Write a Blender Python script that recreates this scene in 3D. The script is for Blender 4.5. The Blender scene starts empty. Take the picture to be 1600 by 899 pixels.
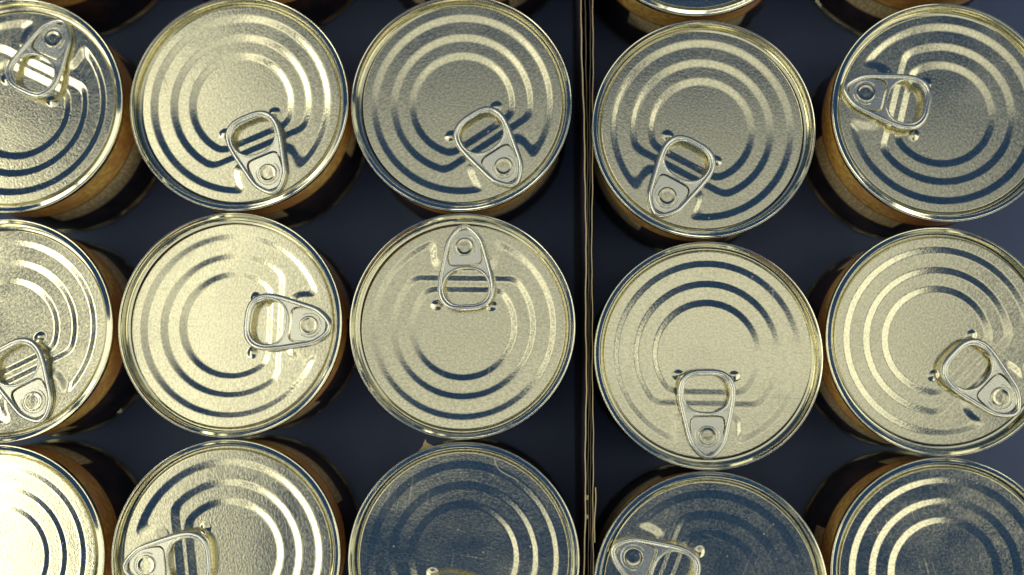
import bpy, math, random
import numpy as np
from mathutils import Matrix, Vector

# ------------------------------------------------------------------ camera
scene = bpy.context.scene
LID_Z = 0.052                # height of the seam tops above the tray floor
CAM_H = 0.3637               # camera height above the seam tops
cam_d = bpy.data.cameras.new('camera')
cam = bpy.data.objects.new('camera', cam_d)
scene.collection.objects.link(cam)
rot = Matrix(((0.9997869567581265, 0.0, 0.02064076297823229),
              (0.002118950868650294, 0.9947166538323888, -0.10263668270024863),
              (-0.02053171068225468, 0.1026585534112734, 0.9945047361717111)))
cam.matrix_world = Matrix.Translation((0, 0, LID_Z + CAM_H)) @ rot.to_4x4()
cam_d.sensor_width = 36
cam_d.lens = 36 * 1550 / 1600
cam_d.clip_start = 0.01
cam_d.clip_end = 50
cam_d.dof.use_dof = True
cam_d.dof.focus_distance = 0.366
cam_d.dof.aperture_fstop = 3.2
scene.camera = cam

# ------------------------------------------------------------------ light
world = bpy.data.worlds.new('World')
scene.world = world
world.use_nodes = True
world.node_tree.nodes['Background'].inputs[0].default_value = (0.16, 0.40, 1.0, 1)
world.node_tree.nodes['Background'].inputs[1].default_value = 0.13

LAMP_Z = LID_Z + 1.0
def overhead_lamp(name, x0, x1, y0, y1, radiance, col=(1, 0.965, 0.74)):
    d = bpy.data.lights.new(name, 'AREA')
    d.shape = 'RECTANGLE'; d.size = x1 - x0; d.size_y = y1 - y0
    d.energy = radiance * math.pi * (x1 - x0) * (y1 - y0)
    d.color = col
    o = bpy.data.objects.new(name, d)
    o.location = ((x0 + x1) / 2, (y0 + y1) / 2, LAMP_Z)
    scene.collection.objects.link(o)
    return o
LAMP_GAIN = 1.45
overhead_lamp('overhead_lamp', -0.62, -0.47, -1.67, 0.46, 1.15 * LAMP_GAIN)
overhead_lamp('overhead_lamp', 0.72, 2.13, -1.12, 0.41, 0.92 * LAMP_GAIN)
overhead_lamp('overhead_lamp', -0.46, 0.59, -0.15, 0.12, 0.54 * LAMP_GAIN)
overhead_lamp('overhead_lamp', -0.46, 0.59, 0.12, 0.39, 0.37 * LAMP_GAIN)
overhead_lamp('overhead_lamp', -0.40, 0.60, -2.5, -1.5, 2.4 * LAMP_GAIN)  # added fill with no known fixture, brightens the label sides between cans
overhead_lamp('overhead_lamp', 0.64, 2.34, -1.57, -1.22, 2.6 * LAMP_GAIN)
overhead_lamp('overhead_lamp', -1.14, -0.80, -0.99, 0.47, 2.6 * LAMP_GAIN)

vs = scene.view_settings
vs.view_transform = 'Standard'
vs.look = 'None'
vs.exposure = 0.0
vs.gamma = 1.0
vs.use_curve_mapping = False

# ------------------------------------------------------------------ helpers
R = 0.0418
def link(o, parent=None):
    scene.collection.objects.link(o)
    if parent: o.parent = parent
    return o
def mesh_np(name, verts, faces, mat=None, smooth=True):
    me = bpy.data.meshes.new(name)
    me.from_pydata([tuple(v) for v in verts], [], [tuple(f) for f in faces])
    if smooth:
        me.polygons.foreach_set('use_smooth', [True] * len(me.polygons))
    if mat: me.materials.append(mat)
    me.update()
    return me
def part(name, me, parent, loc=(0, 0, 0), rotz=0):
    o = bpy.data.objects.new(name, me)
    o.location = loc; o.rotation_euler = (0, 0, rotz)
    return link(o, parent)

class NT:
    def __init__(s, name):
        s.m = bpy.data.materials.new(name); s.m.use_nodes = True
        s.t = s.m.node_tree; s.b = s.t.nodes['Principled BSDF']
    def n(s, typ, **kw):
        nd = s.t.nodes.new(typ)
        for k, v in kw.items(): setattr(nd, k, v)
        return nd
    def l(s, a, b): s.t.links.new(a, b)
    def setv(s, node, **kw):
        for k, v in kw.items(): node.inputs[k].default_value = v
    def val(s, sock, v):
        if hasattr(v, 'is_output') or hasattr(v, 'links'): s.l(v, sock)
        else: sock.default_value = v
    def math(s, op, a, b=None, clamp=False):
        nd = s.n('ShaderNodeMath', operation=op, use_clamp=clamp)
        s.val(nd.inputs[0], a)
        if b is not None: s.val(nd.inputs[1], b)
        return nd.outputs[0]
    def noise(s, vec, scale, detail=2, rough=.5):
        nd = s.n('ShaderNodeTexNoise')
        s.l(vec, nd.inputs['Vector'])
        nd.inputs['Scale'].default_value = scale
        nd.inputs['Detail'].default_value = detail
        nd.inputs['Roughness'].default_value = rough
        return nd.outputs['Fac']
    def mix(s, fac, a, b):
        nd = s.n('ShaderNodeMix', data_type='RGBA')
        s.val(nd.inputs['Factor'], fac)
        for i, v in ((6, a), (7, b)):
            if isinstance(v, tuple): nd.inputs[i].default_value = (*v, 1)
            else: s.l(v, nd.inputs[i])
        return nd.outputs[2]
    def rmap(s, v, a, b, c, d):
        nd = s.n('ShaderNodeMapRange')
        s.l(v, nd.inputs[0])
        for i, x in enumerate((a, b, c, d)): nd.inputs[i + 1].default_value = x
        return nd.outputs[0]
    def coords(s, scale=(1, 1, 1)):
        tc = s.n('ShaderNodeTexCoord'); oi = s.n('ShaderNodeObjectInfo')
        off = s.n('ShaderNodeVectorMath', operation='ADD')
        k = s.math('MULTIPLY', oi.outputs['Random'], 7.3)
        cb = s.n('ShaderNodeCombineXYZ')
        s.l(k, cb.inputs[0]); s.l(k, cb.inputs[1])
        sc = s.n('ShaderNodeVectorMath', operation='MULTIPLY')
        s.l(tc.outputs['Object'], sc.inputs[0]); sc.inputs[1].default_value = scale
        s.l(sc.outputs[0], off.inputs[0]); s.l(cb.outputs[0], off.inputs[1])
        return off.outputs[0], tc.outputs['Object']

def metal(name, col, rough, grain, scale=1100, stretch=(1, 1, 1), dust=0.0, metallic=1.0, fleck=.08):
    a = NT(name)
    v, raw = a.coords(stretch)
    g = a.noise(v, scale, 3, .65)
    big = a.noise(v, 45, 4, .6)
    fine = a.rmap(g, .32, .68, 1 - fleck * 1.6, 1 + fleck)
    c = a.mix(a.rmap(big, .3, .7, 0, 1), tuple(x * .93 for x in col), col)
    cm = a.n('ShaderNodeVectorMath', operation='SCALE')
    a.l(c, cm.inputs[0]); a.l(fine, cm.inputs['Scale'])
    colour = cm.outputs[0]
    a.b.inputs['Metallic'].default_value = metallic
    r = a.math('ADD', a.rmap(big, .3, .7, rough - .03, rough + .04), a.rmap(g, .3, .7, -.03, .03))
    # handling scratches: sparse stretched streaks in two directions
    for k, sc in enumerate(((30, 900, 1), (800, 45, 1))):
        mp = a.n('ShaderNodeVectorMath', operation='MULTIPLY'); a.l(v, mp.inputs[0]); mp.inputs[1].default_value = sc
        stv = a.noise(mp.outputs[0], 1.0, 2)
        stk = a.rmap(stv, .66, .74, 0, 1)
        r = a.math('ADD', r, a.math('MULTIPLY', stk, .10))
    smudge = a.rmap(a.noise(v, 24, 3, .6), .5, .72, 0, .07)
    r = a.math('ADD', r, smudge)
    if dust:
        vo = a.n('ShaderNodeTexVoronoi'); a.l(v, vo.inputs['Vector']); vo.inputs['Scale'].default_value = 210
        msk = a.math('MULTIPLY', a.math('LESS_THAN', vo.outputs['Distance'], .085),
                     a.math('GREATER_THAN', a.noise(v, 130, 1), .56))
        colour = a.mix(a.math('MULTIPLY', msk, dust), colour, (.62, .60, .46))
        a.l(a.math('SUBTRACT', 1.0, a.math('MULTIPLY', msk, dust)), a.b.inputs['Metallic'])
    a.l(colour, a.b.inputs['Base Color'])
    a.l(r, a.b.inputs['Roughness'])
    bp = a.n('ShaderNodeBump'); a.l(g, bp.inputs['Height'])
    bp.inputs['Strength'].default_value = grain
    bp.inputs['Distance'].default_value = .0004
    a.l(bp.outputs[0], a.b.inputs['Normal'])
    return a.m

M_LID = metal('tinplate', (.82, .775, .56), .150, .085, 1000, (1, 1.3, 1), dust=.7, fleck=.15)
M_RIM = metal('rim_tinplate', (.90, .87, .66), .11, .02, 700, fleck=.04)
M_TAB = metal('tab_aluminium', (.99, .965, .80), .24, .03, 1300, metallic=.9, fleck=.03)

# printed paper label
def label_material():
    a = NT('printed_label')
    v, raw = a.coords()
    sp = a.n('ShaderNodeSeparateXYZ'); a.l(raw, sp.inputs[0])
    oi = a.n('ShaderNodeObjectInfo')
    ang = a.math('ADD', a.math('DIVIDE', a.math('ARCTAN2', sp.outputs[1], sp.outputs[0]), 2 * math.pi), .5)
    z = sp.outputs[2]
    cyl = a.n('ShaderNodeCombineXYZ')
    a.l(a.math('MULTIPLY', ang, .262), cyl.inputs[0]); a.l(z, cyl.inputs[1])
    cy = cyl.outputs[0]
    # gold top band, pictures of kernels as mottling
    n1 = a.noise(cy, 420, 3, .6); n2 = a.noise(cy, 60, 2)
    gold = a.mix(a.rmap(n1, .35, .65, 0, 1), (.62, .32, .06), (.95, .68, .20))
    gold = a.mix(a.rmap(n2, .42, .62, 0, .75), gold, (.62, .27, .11))
    # panel with small print
    st = a.n('ShaderNodeVectorMath', operation='MULTIPLY'); a.l(cy, st.inputs[0]); st.inputs[1].default_value = (1, .25, 1)
    txt = a.noise(st.outputs[0], 900, 1)
    lines = a.math('GREATER_THAN', a.math('SINE', a.math('MULTIPLY', z, 2 * math.pi / .0017)), -.1)
    ink = a.math('MULTIPLY', a.math('GREATER_THAN', txt, .47), lines)
    panel = a.mix(a.math('MULTIPLY', ink, .8), (.85, .72, .42), (.30, .21, .09))
    sec = a.math('FRACT', a.math('MULTIPLY', ang, 3))
    in_panel = a.math('MULTIPLY', a.math('GREATER_THAN', sec, .12), a.math('LESS_THAN', sec, .70))
    dark = a.mix(a.rmap(a.noise(cy, 90, 3), .4, .65, 0, 1), (.015, .014, .020), (.07, .035, .034))
    low = a.mix(in_panel, dark, panel)
    is_gold = a.math('GREATER_THAN', z, .0330)
    is_low = a.math('LESS_THAN', z, .0215)
    line = a.math('LESS_THAN', a.math('ABSOLUTE', a.math('SUBTRACT', z, .0330)), .0004)
    c = a.mix(is_low, low, dark)
    c = a.mix(is_gold, c, gold)
    c = a.mix(line, c, (.14, .07, .03))
    a.l(c, a.b.inputs['Base Color'])
    a.b.inputs['Roughness'].default_value = .42
    return a.m
M_LABEL = label_material()

def card(name, c1, c2, rough=.7, scale=160, bump=.15):
    a = NT(name)
    tc = a.n('ShaderNodeTexCoord')
    v = tc.outputs['Object']
    g = a.noise(v, scale * 6, 3, .7); big = a.noise(v, scale * .12, 4, .6)
    c = a.mix(a.rmap(big, .3, .7, 0, 1), c1, c2)
    c = a.mix(a.rmap(g, .55, .8, 0, .35), c, tuple(min(1, x * 1.8) for x in c2))
    a.l(c, a.b.inputs['Base Color'])
    a.b.inputs['Roughness'].default_value = rough
    bp = a.n('ShaderNodeBump'); a.l(g, bp.inputs['Height'])
    bp.inputs['Strength'].default_value = bump; bp.inputs['Distance'].default_value = .0003
    a.l(bp.outputs[0], a.b.inputs['Normal'])
    return a.m
M_FLOOR = card('navy_tray_board', (.070, .104, .205), (.090, .122, .235), .6)
M_WALL = card('dark_wall_board', (.050, .045, .085), (.070, .062, .105), .65)
M_EDGE = card('raw_board_edge', (.70, .53, .26), (.85, .68, .38), .8, 400)
M_EDGE2 = card('dull_board_edge', (.13, .10, .07), (.26, .20, .12), .8, 400)
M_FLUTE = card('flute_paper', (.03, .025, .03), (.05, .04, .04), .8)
M_GROUND = card('dark_shelf', (.015, .018, .028), (.020, .024, .036), .6)
M_SCRAP = card('torn_card', (.48, .36, .17), (.62, .49, .26), .85, 500, .4)
a_ = NT('pale_fibre'); a_.b.inputs['Base Color'].default_value = (.75, .74, .60, 1); a_.b.inputs['Roughness'].default_value = .6
M_FIBRE = a_.m

# ------------------------------------------------------------------ setting
def box(name, x0, x1, y0, y1, z0, z1, mat):
    v = [(x, y, z) for z in (z0, z1) for y in (y0, y1) for x in (x0, x1)]
    f = [(0, 2, 3, 1), (4, 5, 7, 6), (0, 1, 5, 4), (2, 6, 7, 3), (0, 4, 6, 2), (1, 3, 7, 5)]
    return mesh_np(name, v, f, mat, False)
g = link(bpy.data.objects.new('shelf_top', box('shelf_top', -.6, .6, -.5, .6, -.03, -.0016, M_GROUND)))
g['kind'] = 'structure'

# ------------------------------------------------------------------ can meshes
def soft_clamp_ramp(t, e=.16):
    """0 for t<-.5, 1 for t>.5, straight slope between with rounded shoulders"""
    def sp(x): return np.where(x > e, x, np.where(x < -e, 0, (x + e) ** 2 / (4 * e)))
    return sp(t + .5) - sp(t - .5)
def smax(a, b, k):
    h = np.clip(.5 + .5 * (a - b) / k, 0, 1)
    return b + (a - b) * h + k * h * (1 - h)
PANEL = -.0030
DEPTH = .00054
DISH = .023
WALL = .055
def lid_height(x, y):
    """x,y in units of R, tab points to +y"""
    r = np.hypot(x, y)
    land = smax(smax(np.abs(x) - .285 + .10 * np.clip(.66 - y, 0, 1), .525 - y, .10), y - 1.2, .02)
    s1 = smax(r - .80, -land, .07)
    s2 = smax(r - .622, y - .43, .05)
    s3 = smax(r - .455, y - .33, .05)
    h = PANEL + DISH * (r * r - .6) * R / 1.44
    for s in (s1, s2, s3):
        h = h - DEPTH * soft_clamp_ramp(-s / WALL)
    for sx in (-1, 1):                           # two finger bumps beside the ring
        q = ((x - sx * .245) / .060) ** 2 + ((y - .185) / .050) ** 2
        h = h + .00055 * np.clip(1 - q, 0, 1) ** 1.7
    q = (x / .13) ** 2 + ((y - .70) / .13) ** 2    # rivet boss
    h = h + .0006 * np.clip(1 - q ** 2, 0, 1)
    # countersink fall at the edge
    t = np.clip((r - .905) / .020, 0, 1)
    h = h - .0014 * t * t * (3 - 2 * t)
    return h
def build_lid():
    nr, na = 190, 420
    rr = np.linspace(.006, .936, nr)
    th = np.linspace(0, 2 * np.pi, na, endpoint=False)
    X = rr[:, None] * np.cos(th); Y = rr[:, None] * np.sin(th)
    Z = lid_height(X, Y)
    V = np.stack([X * R, Y * R, Z], -1).reshape(-1, 3)
    z0 = float(lid_height(np.array([0.]), np.array([0.]))[0])
    V = np.vstack([V, [[0, 0, z0]]])
    i = np.arange(nr - 1)[:, None] * na; j = np.arange(na); k = (j + 1) % na
    F = np.stack([i + j, i + na + j, i + na + k, i + k], -1).reshape(-1, 4).tolist()
    c = len(V) - 1
    F += [(c, int(a), int(b)) for a, b in zip(j, k)]
    return mesh_np('lid', V, F, M_LID)
def lathe(name, prof, na, mat, closed=False):
    p = np.array(prof); n = len(p)
    th = np.linspace(0, 2 * np.pi, na, endpoint=False)
    V = np.stack([p[:, 0:1] * np.cos(th), p[:, 0:1] * np.sin(th), p[:, 1:2] + 0 * th], -1).reshape(-1, 3)
    F = []
    for a in range(n if closed else n - 1):
        b = (a + 1) % n
        for j in range(na):
            k = (j + 1) % na
            F.append((a * na + j, a * na + k, b * na + k, b * na + j))
    return mesh_np(name, V, F, mat)
def smooth_prof(pts, sub=6):
    P = np.array(pts, float); out = []
    for i in range(len(P) - 1):
        p0 = P[max(i - 1, 0)]; p1 = P[i]; p2 = P[i + 1]; p3 = P[min(i + 2, len(P) - 1)]
        for t in np.linspace(0, 1, sub, endpoint=False):
            out.append(.5 * ((2 * p1) + (-p0 + p2) * t + (2 * p0 - 5 * p1 + 4 * p2 - p3) * t * t + (-p0 + 3 * p1 - 3 * p2 + p3) * t ** 3))
    out.append(P[-1]); return out
mm = .001
def build_rim():
    pts = [(.918, -4.3), (.928, -4.22), (.936, -4.15), (.941, -3.7), (.944, -2.6), (.947, -1.4), (.950, -.45), (.955, -.02), (.960, -.14),
           (.966, -.36), (.973, -.62), (.980, -.88), (.986, -1.04), (.990, -.98), (.994, -.90), (.998, -1.08), (1.0, -1.6), (1.0, -2.5), (.995, -2.95), (.980, -3.15), (.962, -3.0)]
    pr = [(a * R, b * mm) for a, b in pts]
    p = smooth_prof(pr, 4)
    return lathe('rim', p[::-1], 200, M_RIM)
BODY_R = .964 * R
def build_label():
    h = LID_Z
    pts = [(BODY_R, h - .0034), (BODY_R, h * .75), (BODY_R, h * .5), (BODY_R, h * .25), (BODY_R, .0032)]
    return lathe('label_wrap', pts[::-1], 128, M_LABEL)
def build_base():
    pts = [(0.0005, .0022), (.90 * R, .0022), (.935 * R, .0004), (.955 * R, 0), (.98 * R, .0003), (.985 * R, .0012), (.985 * R, .0027), (.962 * R, .0033)]
    return lathe('base_seam', pts[::-1], 96, M_RIM)

# ---- pull tab (local units of R, tab axis +y, built flat then lifted)
def tab_outline(n=120):
    """closed outline: wide finger ring near the centre, tapering nose near the rim"""
    key = [(0, .128), (.085, .131), (.160, .152), (.218, .200), (.248, .265), (.257, .335), (.248, .42), (.228, .52), (.205, .62), (.184, .71),
           (.161, .775), (.118, .838), (.070, .885), (.032, .908), (0, .912)]
    right = key
    left = [(-x, y) for x, y in key[::-1]][1:-1]
    return closed_spline(right + left, n)
def closed_spline(P, n):
    P = np.array(P, float); m = len(P); out = []
    for i in range(m):
        p0, p1, p2, p3 = P[i - 1], P[i], P[(i + 1) % m], P[(i + 2) % m]
        for t in np.linspace(0, 1, 8, endpoint=False):
            out.append(.5 * ((2 * p1) + (-p0 + p2) * t + (2 * p0 - 5 * p1 + 4 * p2 - p3) * t * t + (-p0 + 3 * p1 - 3 * p2 + p3) * t ** 3))
    out = np.array(out)
    seg = np.linalg.norm(np.roll(out, -1, 0) - out, axis=1); s = np.r_[0, np.cumsum(seg)]
    q = np.linspace(0, s[-1], n, endpoint=False)
    xx = np.interp(q, s, np.r_[out[:, 0], out[0, 0]]); yy = np.interp(q, s, np.r_[out[:, 1], out[0, 1]])
    return np.stack([xx, yy], 1)
def inset(P, d):
    t = np.roll(P, -1, 0) - np.roll(P, 1, 0); t /= np.linalg.norm(t, axis=1)[:, None]
    nrm = np.stack([-t[:, 1], t[:, 0]], 1)      # left of travel = inside for ccw
    return P + nrm * d
def hole_outline(n=96):
    key = [(0, .182), (.078, .184), (.142, .210), (.182, .26), (.198, .325), (.190, .390), (.157, .448), (.098, .488), (.04, .502), (0, .504)]
    return closed_spline(key + [(-x, y) for x, y in key[::-1]][1:-1], n)
def island_outline(n=96):
    key = [(0, .548), (.09, .549), (.128, .562), (.139, .60), (.136, .68), (.124, .75), (.098, .805), (.055, .838), (0, .850)]
    return closed_spline(key + [(-x, y) for x, y in key[::-1]][1:-1], n)
TAB_Z = -.0016
def tab_z(y):   # finger end rides a little higher
    return TAB_Z + .0004 * np.clip((.5 - y) / .4, 0, 1)
def sweep_section(name, P, sec, mat):
    """sec: list of (inward offset in R, z in m) closed cross-section"""
    n = len(P); V = []; F = []; m = len(sec)
    for d, z in sec:
        Q = inset(P, d)
        for q in Q: V.append((q[0] * R, q[1] * R, float(tab_z(q[1])) + z))
    for a in range(m):
        b = (a + 1) % m
        for j in range(n):
            k = (j + 1) % n
            F.append((a * n + j, a * n + k, b * n + k, b * n + j))
    return V, F
def oval(w, h, z, n=12, d0=0):
    return [(d0 + w / 2 - w / 2 * math.cos(2 * math.pi * i / n), z + h / 2 * math.sin(2 * math.pi * i / n)) for i in range(n)]
def plate_between(Pout, holes, z0, thick, mat, name, bevel=.00012):
    cu = bpy.data.curves.new(name, 'CURVE'); cu.dimensions = '2D'; cu.fill_mode = 'BOTH'
    for P in [Pout] + holes:
        sp = cu.splines.new('POLY'); sp.points.add(len(P) - 1)
        for i, q in enumerate(P): sp.points[i].co = (q[0] * R, q[1] * R, 0, 1)
        sp.use_cyclic_u = True
    cu.extrude = thick / 2; cu.bevel_depth = bevel; cu.bevel_resolution = 2
    o = bpy.data.objects.new(name, cu); scene.collection.objects.link(o)
    dg = bpy.context.evaluated_depsgraph_get(); dg.update()
    me = bpy.data.meshes.new_from_object(o.evaluated_get(dg))
    bpy.data.objects.remove(o); bpy.data.curves.remove(cu)
    for v in me.vertices: v.co.z += float(tab_z(v.co.y / R)) + z0
    me.materials.clear(); me.materials.append(mat); me.name = name
    return me
def build_tab():
    O = tab_outline(); Hh = hole_outline(); I = island_outline()
    # web plate, with the finger opening and the tongue slot cut out
    web = plate_between(inset(O, .03), [inset(Hh, -.012), inset(I, -.021)], 0, .0004, M_TAB, 'pull_tab')
    V, F = sweep_section('c', O, oval(.046, .0018, .0001), M_TAB)
    curl = mesh_np('curled_edge', V, F, M_TAB)
    V, F = sweep_section('h', inset(Hh, -.024), oval(.026, .0014, .0001), M_TAB)
    ring = mesh_np('finger_ring', V, F, M_TAB)
    tongue = plate_between(I, [], -.00040, .00035, M_TAB, 'tongue')
    # pressed C groove round the rivet, as a low raised bead
    V = []; F = []; n = 40; m = 8
    for i in range(n + 1):
        a = math.radians(-215 + 250 * i / n) + math.pi
        for j in range(m):
            b = 2 * math.pi * j / m
            rr = (.106 + .006 * math.cos(b)) * R
            V.append((rr * math.cos(a), .705 * R + rr * math.sin(a), float(tab_z(.7)) + .00002 + .00022 * math.sin(b)))
    for i in range(n):
        for j in range(m):
            k = (j + 1) % m
            F.append((i * m + j, i * m + k, (i + 1) * m + k, (i + 1) * m + j))
    bead = mesh_np('rivet_bead', V, F, M_TAB)
    z = float(tab_z(.7))
    rv = lathe('rivet', [(p[0] * R, z + p[1] * mm) for p in
         [(.086, -.3), (.086, .12), (.080, .28), (.070, .30), (.062, .22), (.054, .14), (.046, .12), (.03, .15), (.015, .16), (.001, .16)]], 48, M_LID)
    for v in rv.vertices: v.co.y += .705 * R
    return web, [('curled_edge', curl), ('finger_ring', ring), ('tongue', tongue), ('rivet_bead', bead), ('rivet', rv)]
ME_LID, ME_RIM, ME_LABEL, ME_BASE = build_lid(), build_rim(), build_label(), build_base()
ME_TAB, TAB_SUB = build_tab()

def tin_can(x, y, az, label, tilt=(0, 0)):
    t = bpy.data.objects.new('tin_can', None); t.empty_display_size = .02
    t.location = (x, y, 0); link(t)
    t['label'] = label; t['category'] = 'tin can'
    t['group'] = 'ring-pull tin cans packed in trays'
    rz = math.radians(az - 90)
    tm = Matrix.Rotation(math.hypot(*tilt), 4, Vector((-tilt[1], tilt[0], 0))) if any(tilt) else Matrix.Identity(4)
    m = Matrix.Translation((0, 0, LID_Z)) @ tm @ Matrix.Rotation(rz, 4, 'Z')
    part('label_wrap', ME_LABEL, t, rotz=random.uniform(0, 6.28))
    part('base_seam', ME_BASE, t)
    part('rim', ME_RIM, t, (0, 0, LID_Z), rotz=random.uniform(0, 6.28))
    lid = part('lid', ME_LID, t); lid.matrix_local = m
    tab = part('pull_tab', ME_TAB, t)
    piv = Matrix.Translation((0, .705 * R, -.0025))
    jig = Matrix.Rotation(math.radians(random.gauss(0, 2.0)), 4, 'Z') @ Matrix.Rotation(math.radians(random.uniform(-.3, 1.1)), 4, 'X') @ Matrix.Rotation(math.radians(random.gauss(0, 1.0)), 4, 'Y')
    tab.matrix_local = m @ piv @ jig.inverted() @ piv.inverted()
    for nm, me in TAB_SUB: part(nm, me, tab)
    return t

# ------------------------------------------------------------------ cans
random.seed(4)
CANS = [
 # x, y, tab azimuth, label, lid tilt
 (-.1974, .1076, 64, 'tin can with half navy, half olive lid and broad gold label band showing', (-0.008, 0.037)),
 (-.1113, .1082, -67, 'khaki-lidded tin can between the half navy, half olive lid and an olive lid', (-0.02, -0.02)),
 (-.0269, .1079, -57, 'olive-lidded tin can at the end of its three-can row, touching the divider side', (-0.04, -0.012)),
 (.0640, .0977, -118, 'olive-lidded tin can in the two-column tray, rim overlapping the divider wall', (0.038, 0.004)),
 (.1536, .1037, 165, 'olive-lidded tin can in the two-column tray, tab pointing across towards the divider', (-0.015, 0.01)),
 (-.1975, .0218, -63, 'grey shaded tin can lid between the half navy lid and the glaring cream lid', (0.02, 0.035)),
 (-.1121, .0241, -1, 'pale-lidded tin can with its pull tab pointing straight towards the divider', (-0.034, 0.033)),
 (-.0259, .0237, 89, 'evenly lit pale tin can lid whose tab points away from the card scrap', (-0.04, 0.04)),
 (.0643, .0130, -91, 'pale-lidded tin can in the two-column tray, its tab pointing straight at a navy lid', (0.007, -0.04)),
 (.1488, .0182, -44, 'khaki tin can, tab slanting away from the divider, beside tab aimed at navy lid', (0.0, -0.035)),
 (-.1968, -.0621, -150, 'glaring cream-lidded tin can with dark beads and no tab in view', (-0.035, 0.01)),
 (-.1110, -.0600, -173, 'khaki tin can between the glaring cream lid and the navy lid with scrap', (-0.008, -0.04)),
 (-.0248, -.0607, -100, 'dark navy-lidded tin can with a torn card scrap at its rim and lint on it', (0.012, -0.03)),
 (.0636, -.0709, 158, 'dark navy-lidded tin can with its pull tab in view beside the divider', (-0.034, -0.015)),
 (.1480, -.0656, -75, 'half navy lid with bright beads, next to the navy lid whose pull tab shows', (0.004, -0.04)),
 (-.1960, .1930, 20, 'gold-labelled tin can beyond the half navy, half olive lid, only its side showing', (0, 0)),
 (-.1100, .1930, 100, 'gold-labelled tin can beyond the khaki lid of the three-column tray, only its side showing', (0, 0)),
 (-.0255, .1925, 200, 'gold-labelled tin can next to the divider in the three-column tray, only its side showing', (0, 0)),
 (.0625, .1828, 60, 'gold-labelled tin can next to the divider, only a sliver of its lid showing', (0, 0)),
 (.1545, .1895, 10, 'gold-labelled tin can beyond the lid whose tab points across to the divider', (0, 0)),
]
for c in CANS: tin_can(*c)

# ------------------------------------------------------------------ trays
def strip_wall(xs, y0, y1, z0, z1, thick, mat, name, n=60, wob=0.0, seed=1):
    """a standing paper liner following x = xs(y) with a slightly uneven top edge"""
    rnd = random.Random(seed); V = []; F = []
    for i in range(n + 1):
        y = y0 + (y1 - y0) * i / n; x = xs(y) + wob * 1.1 * (math.sin(y * 130 + seed) + .7 * math.sin(y * 417 + seed * 2)); zt = z1 + rnd.uniform(-wob, wob)
        for s in (-.5, .5):
            V += [(x + s * thick, y, z0), (x + s * thick, y, zt)]
    for i in range(n):
        a = i * 4; b = a + 4
        F += [(a, a + 1, b + 1, b), (a + 2, b + 2, b + 3, a + 3), (a + 1, a + 3, b + 3, b + 1)]
    F += [(0, 2, 3, 1), (n * 4, n * 4 + 1, n * 4 + 3, n * 4 + 2)]
    return mesh_np(name, V, F, mat, False)
def lerp(pts):
    ys = [p[0] for p in pts][::-1]; xs = [p[1] for p in pts][::-1]
    return lambda y: float(np.interp(y, ys, xs))
def tray(label):
    t = bpy.data.objects.new('cardboard_tray', None); link(t)
    t['label'] = label; t['category'] = 'tray'; t['group'] = 'cardboard trays of tins'
    return t
def liner(name, pts, parent, z1, thick=.00042, seed=1, wob=.00012, edge=None):
    me = strip_wall(lerp(pts), -.16, .28, 0, z1, thick, M_WALL, name, 110, wob, seed)
    me.materials.append(edge or M_EDGE)
    for p in me.polygons:
        if p.normal.z > .5: p.material_index = 1
    return part(name, me, parent)
def fluting(name, pa, pb, parent, z1):
    """zig-zag paper between two liners, flutes standing upright"""
    fa, fb = lerp(pa), lerp(pb); V = []; F = []; n = 420
    for i in range(n + 1):
        y = -.16 + .44 * i / n
        s = .5 + .5 * math.sin(2 * math.pi * y / .0062)
        a = fa(y) + .0003; b = fb(y) - .0003
        x = a + (b - a) * s
        V += [(x, y, 0), (x, y, z1)]
    F = [(2 * i, 2 * i + 2, 2 * i + 3, 2 * i + 1) for i in range(n)]
    return part(name, mesh_np(name, V, F, M_FLUTE), parent)
P1 = [(.28, .0168), (.1489, .01841), (.1136, .01921), (.0741, .01996), (.0023, .0198), (-.0395, .01922), (-.0666, .01873), (-.16, .0176)]
P2 = [(.28, .0186), (.1489, .02013), (.1136, .02067), (.0741, .0208), (.0023, .02075), (-.0395, .0204), (-.0666, .0202), (-.16, .0192)]
P3 = [(.28, .0218), (.1489, .02221), (.1136, .0220), (.0741, .02153), (.0378, .02135), (.0023, .02142), (-.0349, .02135), (-.0665, .02115), (-.16, .0202)]
P4 = [(.28, .0231), (.1489, .02322), (.1136, .02299), (.0741, .02245), (.0378, .02215), (.0023, .02225), (-.0349, .0222), (-.0665, .0219), (-.16, .0212)]
TOP = LID_Z - .0040
left = tray('navy cardboard tray holding three columns of tins, pale raw edge along its wall')
part('tray_floor', box('tray_floor', -.30, .0175, -.16, .28, -.0015, 0, M_FLOOR), left)
liner('inner_liner', P1, left, TOP, seed=1)
liner('outer_liner', P2, left, TOP - .0012, .0003, seed=2, edge=M_EDGE2)
fluting('fluting', P1, P2, left, TOP - .0022)
right = tray('navy cardboard tray holding two columns of tins, thin dark wall edge')
part('tray_floor', box('tray_floor', .0233, .30, -.16, .28, -.0015, 0, M_FLOOR), right)
liner('outer_liner', P3, right, TOP - .0016, .00025, seed=3, edge=M_EDGE2)
liner('inner_liner', P4, right, TOP - .0006, .0003, seed=4)
fluting('fluting', P3, P4, right, TOP - .0026)

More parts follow.
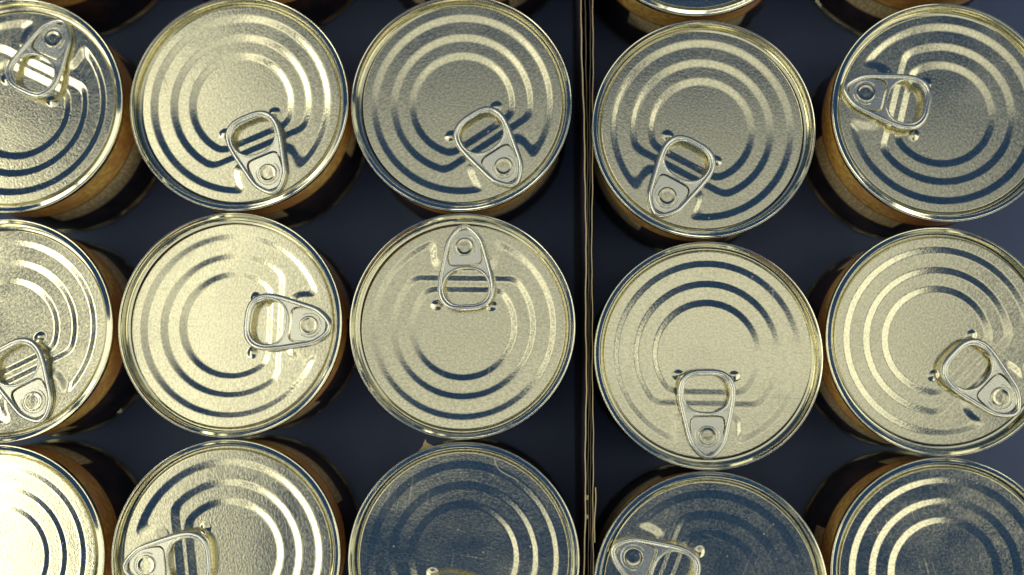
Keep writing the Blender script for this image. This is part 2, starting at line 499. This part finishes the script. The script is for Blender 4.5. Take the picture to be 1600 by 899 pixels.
# torn fibres where the staple holes of the left wall ripped
def rag(name, cx, cy, z, w, l, parent, mat, seed, th=.0005):
    rnd = random.Random(seed); n = 11; V = []
    for k in (0, 1):
        for i in range(n):
            a = 2 * math.pi * i / n; q = rnd.uniform(.65, 1.15) if k == 0 else 0
            if k == 0: V.append((cx + w * q * math.cos(a), cy + l * q * math.sin(a), z + rnd.uniform(-.0003, .0003)))
            else: V.append((V[i][0], V[i][1], V[i][2] - th))
    F = [tuple(range(n)), tuple(range(2 * n - 1, n - 1, -1))] + [(i, n + i, n + (i + 1) % n, (i + 1) % n) for i in range(n)]
    return part(name, mesh_np(name, V, F, mat, False), parent)
rag('torn_fibre', .0199, -.0390, TOP - .0002, .0008, .0010, left, M_SCRAP, 1)
rag('torn_fibre', .0199, -.0459, TOP - .0002, .0007, .0008, left, M_SCRAP, 2)
# short flap folded over the right wall
me = strip_wall(lerp([(-.0353, .0228), (-.055, .0226)]), -.055, -.0353, .030, TOP, .0004, M_WALL, 'lock_flap', 14, .0002, 6)
me.materials.append(M_EDGE)
for p in me.polygons:
    if p.normal.z > .5: p.material_index = 1
part('lock_flap', me, right)

# ------------------------------------------------------------------ scrap and lint
def flake(name, outline, z_in, z_out, thick, mat, centre):
    n = len(outline); V = []; cx, cy = centre
    ds = [math.hypot(x - cx, y - cy) for x, y in outline]; d0, d1 = min(ds), max(ds)
    for k in (0, 1):
        for (x, y), d in zip(outline, ds):
            z = z_in + (z_out - z_in) * (d - d0) / (d1 - d0)
            V.append((x, y, z - k * thick))
    F = [tuple(range(n)), tuple(range(2 * n - 1, n - 1, -1))] + [(i, n + i, n + (i + 1) % n, (i + 1) % n) for i in range(n)]
    return mesh_np(name, V, F, mat, False)
sc = [(-.0443, -.0247), (-.0415, -.0222), (-.0402, -.0206), (-.0399, -.0195), (-.0391, -.0180), (-.0388, -.0192), (-.0373, -.0200), (-.0358, -.0206),
      (-.0357, -.0212), (-.0385, -.0222), (-.0425, -.0244)]
o = link(bpy.data.objects.new('card_scrap', flake('card_scrap', sc, LID_Z - .0030, LID_Z - .0022, .0005, M_SCRAP, (-.0248, -.0607))))
o['label'] = 'small torn tan cardboard scrap caught against the rim of a dark blue lid'; o['category'] = 'scrap'
def fibre(name, pts, r, label, cat):
    P = [Vector(p) for p in pts]; Q = []
    for i in range(len(P) - 1):
        p0 = P[max(i - 1, 0)]; p1 = P[i]; p2 = P[i + 1]; p3 = P[min(i + 2, len(P) - 1)]
        for j in range(5):
            t = j / 5
            Q.append(.5 * ((2 * p1) + (p2 - p0) * t + (2 * p0 - 5 * p1 + 4 * p2 - p3) * t * t + (3 * p1 - p0 - 3 * p2 + p3) * t ** 3))
    Q.append(P[-1]); V = []; F = []; m = 6
    for i, q in enumerate(Q):
        tg = (Q[min(i + 1, len(Q) - 1)] - Q[max(i - 1, 0)]).normalized()
        s = tg.cross(Vector((0, 0, 1))).normalized(); u = s.cross(tg)
        for j in range(m):
            a = 2 * math.pi * j / m; V.append(q + (s * math.cos(a) + u * math.sin(a)) * r)
    for i in range(len(Q) - 1):
        for j in range(m):
            k = (j + 1) % m; F.append((i * m + j, i * m + k, (i + 1) * m + k, (i + 1) * m + j))
    o = link(bpy.data.objects.new(name, mesh_np(name, V, F, M_FIBRE)))
    o['label'] = label; o['category'] = cat
zc = LID_Z + PANEL
fibre('lint_fibre', [(-.0140, -.0247, zc + .0014), (-.0123, -.0287, zc + .0011), (-.0088, -.0310, zc + .0009), (-.0062, -.0323, zc + .00075), (-.0050, -.0335, zc + .00065)],
      .00013, 'pale curly lint fibre lying across the outer bead of a dark blue lid', 'fibre')
